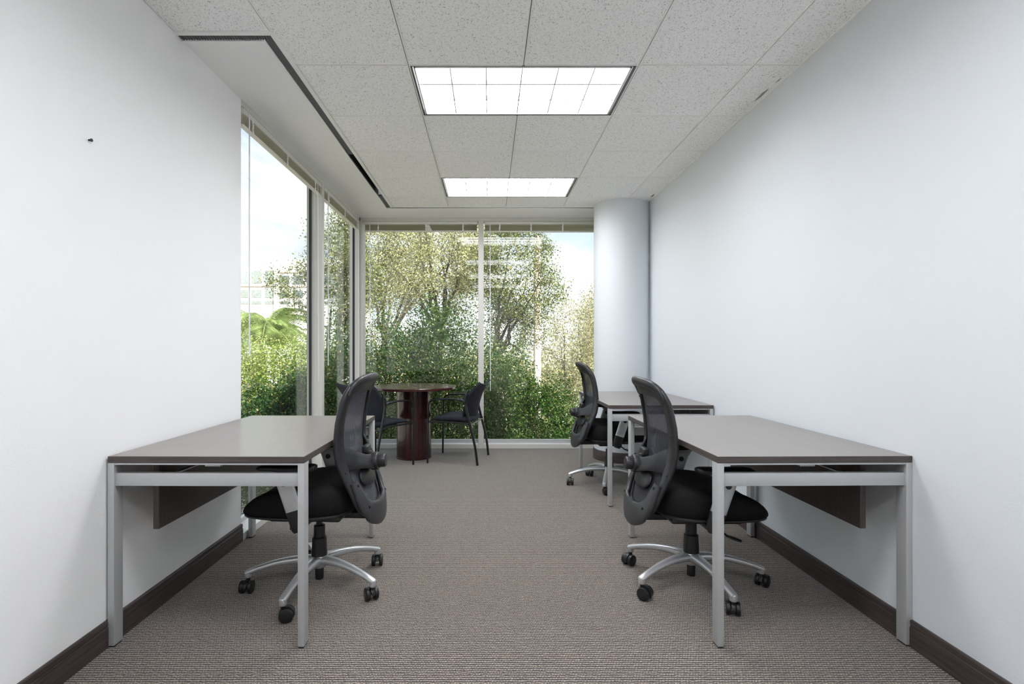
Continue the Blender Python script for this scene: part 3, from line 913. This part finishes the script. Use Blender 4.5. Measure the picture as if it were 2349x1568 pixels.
        bm = B()
        pl = spline([(-.085, .646, .020, .010), (-.060, .644, .036, .015), (.02, .642, .043, .015), (.10, .644, .041, .014), (.150, .643, .034, .012), (.170, .640, .020, .008)], 22)
        sweep(bm, [Vector((q[0], yA - sgn * .006, q[1])) for q in pl], [Vector((0, 1, 0))] * 22, [Vector((0, 0, 1))] * 22, [q[2] for q in pl], [q[3] for q in pl], 16, 2.6)
        obj('arm_pad', bm, M['black_plastic'], ar, True, 1.0)
    return r
# foot directions measured from the first caster of each chair
ch = make_task_chair('black mesh back office chair with silver base tucked under the left desk', (-.824, 2.554, 0), PI - math.radians(2), 0)
def spin_to(o, target_angle):
    """turn only the star base and casters so one foot points along target_angle (world)"""
    rel = target_angle - o.rotation_euler.z
    for c in o.children:
        if c.name.split('.')[0] in ('star_base', 'caster'):
            c.rotation_euler = (0, 0, rel)
spin_to(ch, math.atan2(2.228 - 2.554, -.876 + .824))
ch2 = dup(ch, (1.004, 2.590, 0), 0.0, 'near black mesh back office chair with silver base at the near right desk')
for c_ in ch2.children:
    if c_.name.split('.')[0] not in ('star_base', 'caster', 'gas_lift', 'lift_stub'): c_.location.z = -.022
spin_to(ch2, math.atan2(2.433 - 2.590, (.6914 - .983)))
ch3 = dup(ch, (1.025, 4.444, 0), math.radians(2), 'far black mesh back office chair at the desk by the round column')
spin_to(ch3, math.atan2(4.127 - 4.444, .9045 - 1.013))

# ------------------------------------------------------------------ round table
rt = empty('round_table', 'round dark mahogany table on a drum pedestal by the rear window', 'table', (-.79, 5.565, 0))
bm = B(); lathe(bm, (0, 0, .727), (0, 0, 1), [(0, 0), (0, .442), (.004, .449), (.024, .450), (.028, .446), (.028, 0)], 96)
obj('tabletop', bm, M['mahogany_top'], rt, True, .6)
bm = B(); lathe(bm, (0, 0, 0), (0, 0, 1), [(0, .186), (.012, .186), (.014, .183), (.728, .183)], 64)
obj('pedestal', bm, M['mahogany'], rt, True, .6)

# ------------------------------------------------------------------ guest chairs
def make_guest_chair(label, loc, rz):
    r = empty('guest_chair', label, 'chair', loc, rz, 'black guest chairs round the table')
    for sgn in (-1, 1):
        y = sgn * .262
        bm = B()
        p = fillet([(.240, y, 0), (.232, y, .640), (-.02, y, .655), (-.150, y, .628)], .075, 8)
        tube(bm, p, .0115, 12, flat=.85)
        obj('leg', bm, M['black_gloss'], r)
        bm = B()
        pl = spline([(-.275, y * .99, 0), (-.252, y, .18), (-.205, y, .38), (-.165, y, .54), (-.152, y, .63), (-.165, y * .99, .70), (-.180, y * .955, .745)], 30)
        tube(bm, pl, [.0125] * 20 + [.015] * 5 + [.012] * 4 + [.006], 12)
        obj('leg', bm, M['black_gloss'], r)
        bm = B(); sweep(bm, spline([(-.085, y, .645), (-.125, y, .637), (-.150, y, .612), (-.160, y, .575)], 14), [Vector((0, 1, 0))] * 14,
                        [Vector((.5, 0, .85))] * 14, [.013] * 14, [.012, .014, .016, .018, .02, .022, .024, .024, .023, .021, .019, .017, .015, .012], 12, 2.4)
        obj('arm_bracket', bm, M['black_plastic'], r)
    bm = B()
    for y in (-.235, .235):
        tube(bm, [(.232, y * 1.1, .418), (-.02, y, .415), (-.215, y * 1.1, .405)], .010, 10)
    tube(bm, [(.228, -.262, .420), (.228, .262, .420)], .009, 10); tube(bm, [(-.205, -.262, .395), (-.205, .262, .395)], .009, 10)
    obj('seat_rail', bm, M['black_gloss'], r)
    # cushion
    bm = B(); rings = []; n = 40
    for sc, tt in [(.90, 0), (.975, .15), (1, .5), (.975, .82), (.90, .97), (.7, 1), (.35, 1)]:
        ring = []
        for i in range(n):
            th = 2 * PI * i / n; c, s = math.cos(th), math.sin(th); ex = 2 / 4.5
            x = .012 + .228 * sc * math.copysign(abs(c) ** ex, c); y = .238 * sc * math.copysign(abs(s) ** ex, s)
            zt = .474 - .012 * (x / .2 + .2) ** 2 - (.3 * (x - .12) ** 2 * 4 if x > .12 else 0); zb = .425 - (.012 if x < -.1 else 0)
            ring.append(bm.verts.new((x, y, zb + (zt - zb) * tt)))
        rings.append(ring)
    for a, b_ in zip(rings, rings[1:]):
        for i in range(n): bm.faces.new((a[i], a[(i + 1) % n], b_[(i + 1) % n], b_[i]))
    bm.faces.new(rings[0]); bm.faces.new(rings[-1])
    obj('seat', bm, M['black_fabric'], r, True, 1.0)
    # winged backrest shell
    bm = B(); nu, nv = 22, 16; G = []
    for j in range(nv + 1):
        v = j / nv; row = []
        for i in range(nu + 1):
            u = -1 + 2 * i / nu
            wid = np.interp(v, [0, .10, .35, .7, .9, 1], [.165, .205, .228, .250, .256, .240])
            ztop = .800 + .026 * abs(u) ** 3 - .010 * math.cos(u * PI) * (1 - abs(u))
            z = .470 + (ztop - .470) * v - (.03 * (1 - u * u) * (1 - v) ** 3)
            x = -.185 - .055 * v - .05 * v ** 3 + .085 * u * u * (1 - .35 * v) - .028 * (abs(u) ** 3) * v ** 3 * 2
            row.append(bm.verts.new((x, wid * u, z)))
        G.append(row)
    for j in range(nv):
        for i in range(nu): bm.faces.new((G[j][i], G[j][i + 1], G[j + 1][i + 1], G[j + 1][i]))
    bmesh.ops.recalc_face_normals(bm, faces=bm.faces)
    bmesh.ops.solidify(bm, geom=bm.faces[:], thickness=.022)
    obj('backrest', bm, M['black_fabric'], r, True, 1.2)
    return r
gc = make_guest_chair('black guest chair right of the round table, facing left, beside the mullion', (-.322, 5.475, 0), math.radians(168))
dup(gc, (-1.096, 5.143, 0), math.atan2(.83, .55), 'black guest chair left of the round table, half hidden behind the left office chair')

# ------------------------------------------------------------------ outside
GZ = -3.6
LEAF_SCALE = .68; LEAF_DENSITY = 2.5
bm = B(); box(bm, -140, 120, 6.6, 190, GZ - .3, GZ); box(bm, -140, -1.9, -60, 6.6, GZ - .3, GZ)
struct('ground', bm, M['ground'], 'pale sunlit ground far below the windows')
bm = B(); box(bm, -1.70, 1.80, YB - .12, 6.25, GZ, -.251); struct('wall_below', bm, M['outside_wall'], 'outside wall of the storey below')

def leaves_mesh(C, size, flat=.55, up=.5):
    n = len(C); size = size * LEAF_SCALE
    d = rng.normal(size=(n, 3)); d /= np.linalg.norm(d, axis=1)[:, None]
    nr = rng.normal(size=(n, 3)); nr[:, 2] += up; nr /= np.linalg.norm(nr, axis=1)[:, None]
    a = np.cross(d, nr); a /= np.linalg.norm(a, axis=1)[:, None] + 1e-9
    b_ = np.cross(nr, a)
    L = size * rng.uniform(.6, 1.25, n)[:, None]
    V = np.stack([C - a * L * .5, C + b_ * L * flat * .5, C + a * L * .5, C - b_ * L * flat * .5], 1).reshape(-1, 3)
    V[1::4] += nr * L * .08; V[3::4] += nr * L * .08
    me = bpy.data.meshes.new('leaves')
    me.vertices.add(n * 4); me.vertices.foreach_set('co', V.astype(np.float32).ravel())
    me.loops.add(n * 4); me.loops.foreach_set('vertex_index', np.arange(n * 4, dtype=np.int32))
    me.polygons.add(n); me.polygons.foreach_set('loop_start', np.arange(0, n * 4, 4, dtype=np.int32))
    me.polygons.foreach_set('loop_total', np.full(n, 4, dtype=np.int32))
    me.update(calc_edges=True)
    return me

def branch_mesh(segs):
    V = []; F = []
    for p0, p1, r0, r1 in segs:
        d = Vector(p1 - p0)
        if d.length < 1e-5: continue
        _, s, u = basis(d); s = np.array(s); u = np.array(u); k = len(V)
        for p, r_ in ((p0, r0), (p1, r1)):
            for i in range(5):
                a = 2 * PI * i / 5; V.append(p + (s * math.cos(a) + u * math.sin(a)) * r_)
        for i in range(5): F.append((k + i, k + (i + 1) % 5, k + 5 + (i + 1) % 5, k + 5 + i))
        F.append(tuple(k + i for i in range(5))[::-1]); F.append(tuple(k + 5 + i for i in range(5)))
    me = bpy.data.meshes.new('branches'); me.from_pydata([tuple(v) for v in V], [], F); me.update()
    return me

def tree(name, label, cat, base, fork, lobes, leaf, size, nclust, per, sigma, r0=.09, stems=4, group=None, bark='trunk', extra=None):
    """lobes = [(centre, radii)] crown ellipsoids; clusters of leaves hang on real branches"""
    base = np.array(base, float); fork = np.array(fork, float)
    root = empty(name, label, cat, tuple(base), 0, group); per = int(per * LEAF_DENSITY)
    pts = []
    wts = np.array([np.prod(r_) for _, r_ in lobes]); wts = wts / wts.sum()
    for k in range(nclust):
        c, r_ = lobes[rng.choice(len(lobes), p=wts)]
        q = rng.normal(size=3); q /= np.linalg.norm(q); q *= rng.uniform(.25, 1.0) ** .5
        pts.append(np.array(c) + q * np.array(r_))
    if extra: pts += [np.array(p, float) for p in extra]
    pts = np.array(pts)
    segs = []; nodes = []; rad = []
    npt = 5
    prev = base
    for k in range(1, npt + 1):
        q = base + (fork - base) * k / npt + (rng.normal(size=3) * .03 if k < npt else 0)
        segs.append((prev, q, r0 * (1 - .06 * (k - 1)), r0 * (1 - .06 * k))); prev = q
    nodes.append(fork); rad.append(r0 * .6)
    order = np.argsort(np.linalg.norm(pts - fork, axis=1))
    tops = [np.array(c) + np.array(r_) * rng.uniform(-.45, .45, 3) + np.array([0, 0, r_[2] * .35]) for c, r_ in [lobes[i % len(lobes)] for i in range(stems)]]
    for tp in tops:                                          # main stems
        prev = fork; K = 9; bend = rng.normal(size=3) * .12; bend[2] = abs(bend[2])
        for k in range(1, K + 1):
            f = k / K
            q = fork + (tp - fork) * f + bend * math.sin(f * PI) + rng.normal(size=3) * .025
            ra, rb_ = r0 * .62 * (1 - .85 * (k - 1) / K), r0 * .62 * (1 - .85 * k / K)
            segs.append((prev, q, ra, rb_)); nodes.append(q); rad.append(rb_); prev = q
    for i in order:                                          # twigs grow from the nearest branch
        p = pts[i]; N = np.array(nodes)
        dist = np.linalg.norm(N - p, axis=1) + .35 * np.maximum(0, N[:, 2] - p[2])
        j = int(np.argmin(dist)); a = N[j]; ra = min(rad[j] * .7, .03)
        mid = a + (p - a) * .5 + rng.normal(size=3) * .04
        segs.append((a, mid, ra, max(ra * .7, .004))); segs.append((mid, p, max(ra * .7, .004), .003))
        nodes += [mid, p]; rad += [max(ra * .7, .006), max(ra * .5, .005)]
    o = obj('branches', branch_mesh([(a - base, b_ - base, c, d) for a, b_, c, d in segs]), M[bark], root)
    C = np.repeat(pts, per, axis=0) + rng.normal(size=(len(pts) * per, 3)) * sigma * np.array([1, 1, .8])
    lo = obj('foliage', leaves_mesh(C - base, size), M[leaf], root); lo['kind'] = 'stuff'
    return root

def shrub(name, label, base, lobes, leaf, size, n, group=None):
    """dense bush: leaves spread through the outer shell of its lobes over branching stems"""
    base = np.array(base, float)
    root = empty(name, label, 'shrub', tuple(base), 0, group)
    wts = np.array([np.prod(r_) ** .67 for _, r_ in lobes]); wts /= wts.sum(); n = int(n * LEAF_DENSITY)
    cnt = rng.multinomial(n, wts); C = []
    segs = []
    for (c, r_), k in zip(lobes, cnt):
        q = rng.normal(size=(k, 3)); q /= np.linalg.norm(q, axis=1)[:, None]
        rr = rng.uniform(.15, 1.0, k) ** .5
        bump = 1 + .12 * np.sin(q[:, 0] * 7 + q[:, 2] * 5) + .10 * np.sin(q[:, 1] * 9 - q[:, 2] * 6) + .05 * rng.normal(size=k)
        C.append(np.array(c) + q * (rr * bump)[:, None] * np.array(r_))
        for s in range(7):
            tgt = np.array(c) + rng.uniform(-.6, .6, 3) * np.array(r_)
            st = base + np.array([rng.uniform(-.1, .1), rng.uniform(-.1, .1), 0])
            m_ = st + (tgt - st) * .5 + rng.normal(size=3) * .08
            segs += [(st, m_, .03, .02), (m_, tgt, .02, .008)]
    obj('branches', branch_mesh([(a - base, b_ - base, c, d) for a, b_, c, d in segs]), M['trunk'], root)
    C = np.concatenate(C); C = C[C[:, 2] > GZ + .05]
    lo = obj('foliage', leaves_mesh(C - base, size * 1.2), M[leaf], root); lo['kind'] = 'stuff'
    return root

TG = 'trees outside the windows'; SG = 'shrubs outside the windows'
tree('multi_stem_tree', 'olive leaved tree of many stems behind the round table window', 'tree', (-1.15, 11.3, GZ), (-1.02, 11.2, 1.25),
     [((-1.25, 11.2, 3.3), (1.5, 1.2, 1.5)), ((-2.5, 11.6, 2.9), (.9, .9, 1.1)), ((-.3, 11.0, 2.9), (.8, .8, 1.0))], 'leaf_olive', .075, 270, 46, .135, .075, 7, TG)
tree('leaning_tree', 'grey green tree with forked trunk behind the mullion, in front of the pale pole', 'tree', (.05, 10.0, GZ), (.12, 10.0, .9),
     [((.45, 10.0, 2.7), (.80, .8, 1.2)), ((.95, 10.0, 1.9), (.55, .6, .8)), ((.35, 10.1, 1.4), (.6, .5, .6))], 'leaf_grey', .062, 200, 46, .105, .065, 6, TG)
tree('pale_tree', 'pale yellowish tree seen left of the round column', 'tree', (2.6, 14.0, GZ), (2.5, 14.0, -1.3),
     [((2.2, 14.0, .9), (.9, 1.0, 1.6)), ((3.2, 14.2, .7), (1.0, 1.0, 2.2)), ((2.0, 13.8, -1.0), (1.0, .9, 1.2))], 'leaf_pale', .075, 330, 38, .16, .07, 7, TG)
tree('corner_tree', 'grey green tree seen through the left pane beside the glazed corner', 'tree', (-2.75, 9.2, GZ), (-2.7, 9.2, .6),
     [((-2.55, 9.1, 2.6), (.50, .6, 1.1)), ((-2.3, 9.6, 1.9), (.5, .5, .8))], 'leaf_grey', .06, 150, 46, .11, .06, 5, TG,
     extra=[(-3.0 - .07 * k, 9.0, 1.55 + .085 * k) for k in range(11)] + [(-3.0 - .06 * k, 9.0, 2.3 + .09 * k - .012 * k * k) for k in range(6)] + [(-3.1, 9.0, 1.75), (-3.25, 9.0, 1.95), (-3.4, 9.0, 2.12), (-3.55, 9.0, 2.25), (-3.7, 9.0, 2.3), (-3.05, 9.0, 2.45), (-3.0, 9.0, 2.7), (-3.2, 9.0, 2.6), (-3.15, 9.0, 2.3), (-3.0, 9.0, 3.1), (-2.95, 9.0, 3.3), (-3.0, 9.0, 1.5)])
tree('far_tree', 'tall yellowish tree far behind, top left of the rear window', 'tree', (-3.4, 17.0, GZ), (-3.4, 17.0, 1.2),
     [((-3.3, 17.0, 4.2), (1.7, 1.3, 2.0)), ((-1.2, 18.0, 4.4), (1.6, 1.2, 1.8))], 'leaf_olive', .11, 250, 34, .21, .10, 7, TG)
tree('distant_tree', 'washed out distant tree at the edge of the round column', 'tree', (5.2, 22.0, GZ), (5.1, 22.0, .4),
     [((4.9, 22.0, 1.8), (1.3, 1.2, 2.0))], 'leaf_pale', .12, 200, 30, .28, .12, 6, TG)
shrub('tall_hedge', 'tall dense green hedge behind the round table', (-.95, 8.7, GZ), [((-.75, 8.7, .95), (.72, .6, 1.05)), ((-1.45, 8.8, .55), (.65, .6, 1.2)), ((-.35, 8.6, -.4), (.55, .5, 1.2)), ((-1.1, 8.5, -.9), (1.1, .6, 1.2))], 'leaf_green', .055, 26000, SG)
shrub('rounded_shrub', 'rounded deep green shrub low behind the right rear pane', (.75, 9.0, GZ), [((.25, 8.9, .1), (.55, .6, 1.2)), ((.95, 9.0, -.15), (.65, .6, .85)), ((.75, 8.8, -1.0), (1.1, .6, .9))], 'leaf_green', .055, 22000, SG)
shrub('corner_hedge', 'deep green hedge behind the left pane beside the corner', (-2.35, 8.4, GZ), [((-2.3, 8.4, .45), (.48, .5, 1.25)), ((-2.0, 8.6, -.8), (.7, .6, 1.1)), ((-2.6, 8.3, -.6), (.6, .6, 1.1))], 'leaf_dark', .055, 17000, SG)
shrub('low_shrub', 'dark green shrub directly below the left window beside the white wall', (-3.5, 8.2, GZ), [((-3.35, 8.2, -.15), (.75, .6, .85)), ((-3.0, 8.4, .15), (.50, .5, .75)), ((-3.9, 8.0, -.6), (.8, .6, .8))], 'leaf_dark', .055, 17000, SG)
shrub('sunlit_shrub', 'sunlit lime green shrub under the palm', (-5.6, 12.8, GZ), [((-5.2, 12.8, .35), (1.1, .8, 1.1)), ((-6.1, 12.4, .5), (.8, .8, 1.1)), ((-4.4, 13.2, .4), (.8, .8, 1.2)), ((-5.3, 12.5, -1.2), (1.4, .9, 1.1))], 'leaf_lime', .075, 20000, SG)
shrub('wide_shrub', 'wide pale green thicket filling the distance behind the hedges', (0, 19, GZ), [((-3.5, 19, -.6), (3.2, 1.2, 2.4)), ((0.5, 19.5, -.9), (2.8, 1.2, 2.3)), ((4.2, 20, -1.0), (2.6, 1.2, 2.4))], 'leaf_olive', .15, 24000, SG)

# palm
pr = empty('palm', 'bright green palm with drooping fronds in front of the white building', 'palm', (-6.6, 15.2, GZ), 0)
bm = B(); tube(bm, [(0, 0, 0), (.05, 0, 1.6), (.02, 0, 3.2), (0, 0, 4.6)], [.20, .17, .15, .14], 12); obj('trunk', bm, M['trunk'], pr)
V = []; F = []
ax_pts = [np.array((1.65 * t_, 0, 1.0 * math.sin(t_ * 2.0) - .95 * t_ ** 2.4)) for t_ in np.linspace(0, 1, 40)]
for i in range(39):
    k = len(V); a, b_ = ax_pts[i], ax_pts[i + 1]
    V += [a + (0, .010, 0), b_ + (0, .010, 0), b_ - (0, .010, 0), a - (0, .010, 0)]; F.append((k, k + 1, k + 2, k + 3))
    if i > 5:
        ll = .62 * math.sin(PI * (.12 + .86 * i / 39)) + .08
        for sg in (-1, 1):
            k = len(V); tip = a + np.array((.35 * ll, sg * ll * .75, -ll * .55))
            V += [a, a + np.array((.016, 0, 0)), (a + tip) / 2 + np.array((.016, 0, .04)), tip]; F.append((k, k + 1, k + 2, k + 3))
fm = bpy.data.meshes.new('frond'); fm.from_pydata([tuple(v) for v in V], [], F); fm.update(); fm.materials.append(M['frond'])
for k in range(22):
    o = bpy.data.objects.new('frond', fm); COL.objects.link(o); o.parent = pr
    o.location = (0, 0, 4.6); o.rotation_euler = (random.uniform(-.3, .3), random.uniform(-.75, .35), k * 2.399); s_ = random.uniform(.8, 1.15); o.scale = (s_, s_, s_)

# pale pole between the trees
bm = B(); tube(bm, [(0, 0, 0), (.0, 0, 3.0), (.01, 0, 7.4)], [.10, .09, .085], 18)
o = obj('pole', bm, M['pale_trunk']); o.location = (1.16, 12.4, GZ); tag(o, 'pale pinkish upright pole standing between trees outside the rear window', 'pole')

# office building far off
bd = empty('office_building', 'white office building with bands of windows far beyond the palm', 'building', (-24.0, 60.0, GZ))
def bpart(name, x0, x1, y0, y1, z0, z1, m, parent=bd):
    bm = B(); box(bm, x0, x1, y0, y1, z0, z1); return obj(name, bm, m, parent, False)
g0 = 1.167 - GZ                                         # eye height over the ground
def zpx(y): return g0 + (796 - y) * 60 / 1200
def xpx(x): return (x - 1120) * 60 / 1200 + 24.0
bpart('left_wing', xpx(535), xpx(627), 0.6, 14, 0, zpx(617), M['building'])
bpart('right_wing', xpx(628), xpx(790), 0, 14, 0, zpx(598), M['building'])
for y in (624, 657):
    bpart('trim_band', xpx(640), xpx(790), -.12, 0, zpx(y + 1.6), zpx(y), M['building_trim'])
bpart('trim_band', xpx(537), xpx(627), .48, .6, zpx(656), zpx(654), M['building_trim'])
for y0, y1 in ((632, 652), (666, 683), (691, 697)):
    for x0 in (642, 673, 704, 735, 762):
        bpart('window', xpx(x0), xpx(x0 + 22), -.06, 0, zpx(y1), zpx(y0), M['building_glass'])
for y0, y1 in ((619, 648), (663, 681), (689, 696)):
    for x0 in (541, 572, 603):
        bpart('window', xpx(x0), xpx(x0 + 23), .54, .6, zpx(y1), zpx(y0), M['building_glass_pale'])
bpart('doorway', xpx(642), xpx(671), -.05, 0, zpx(730), zpx(713), M['building_trim'])
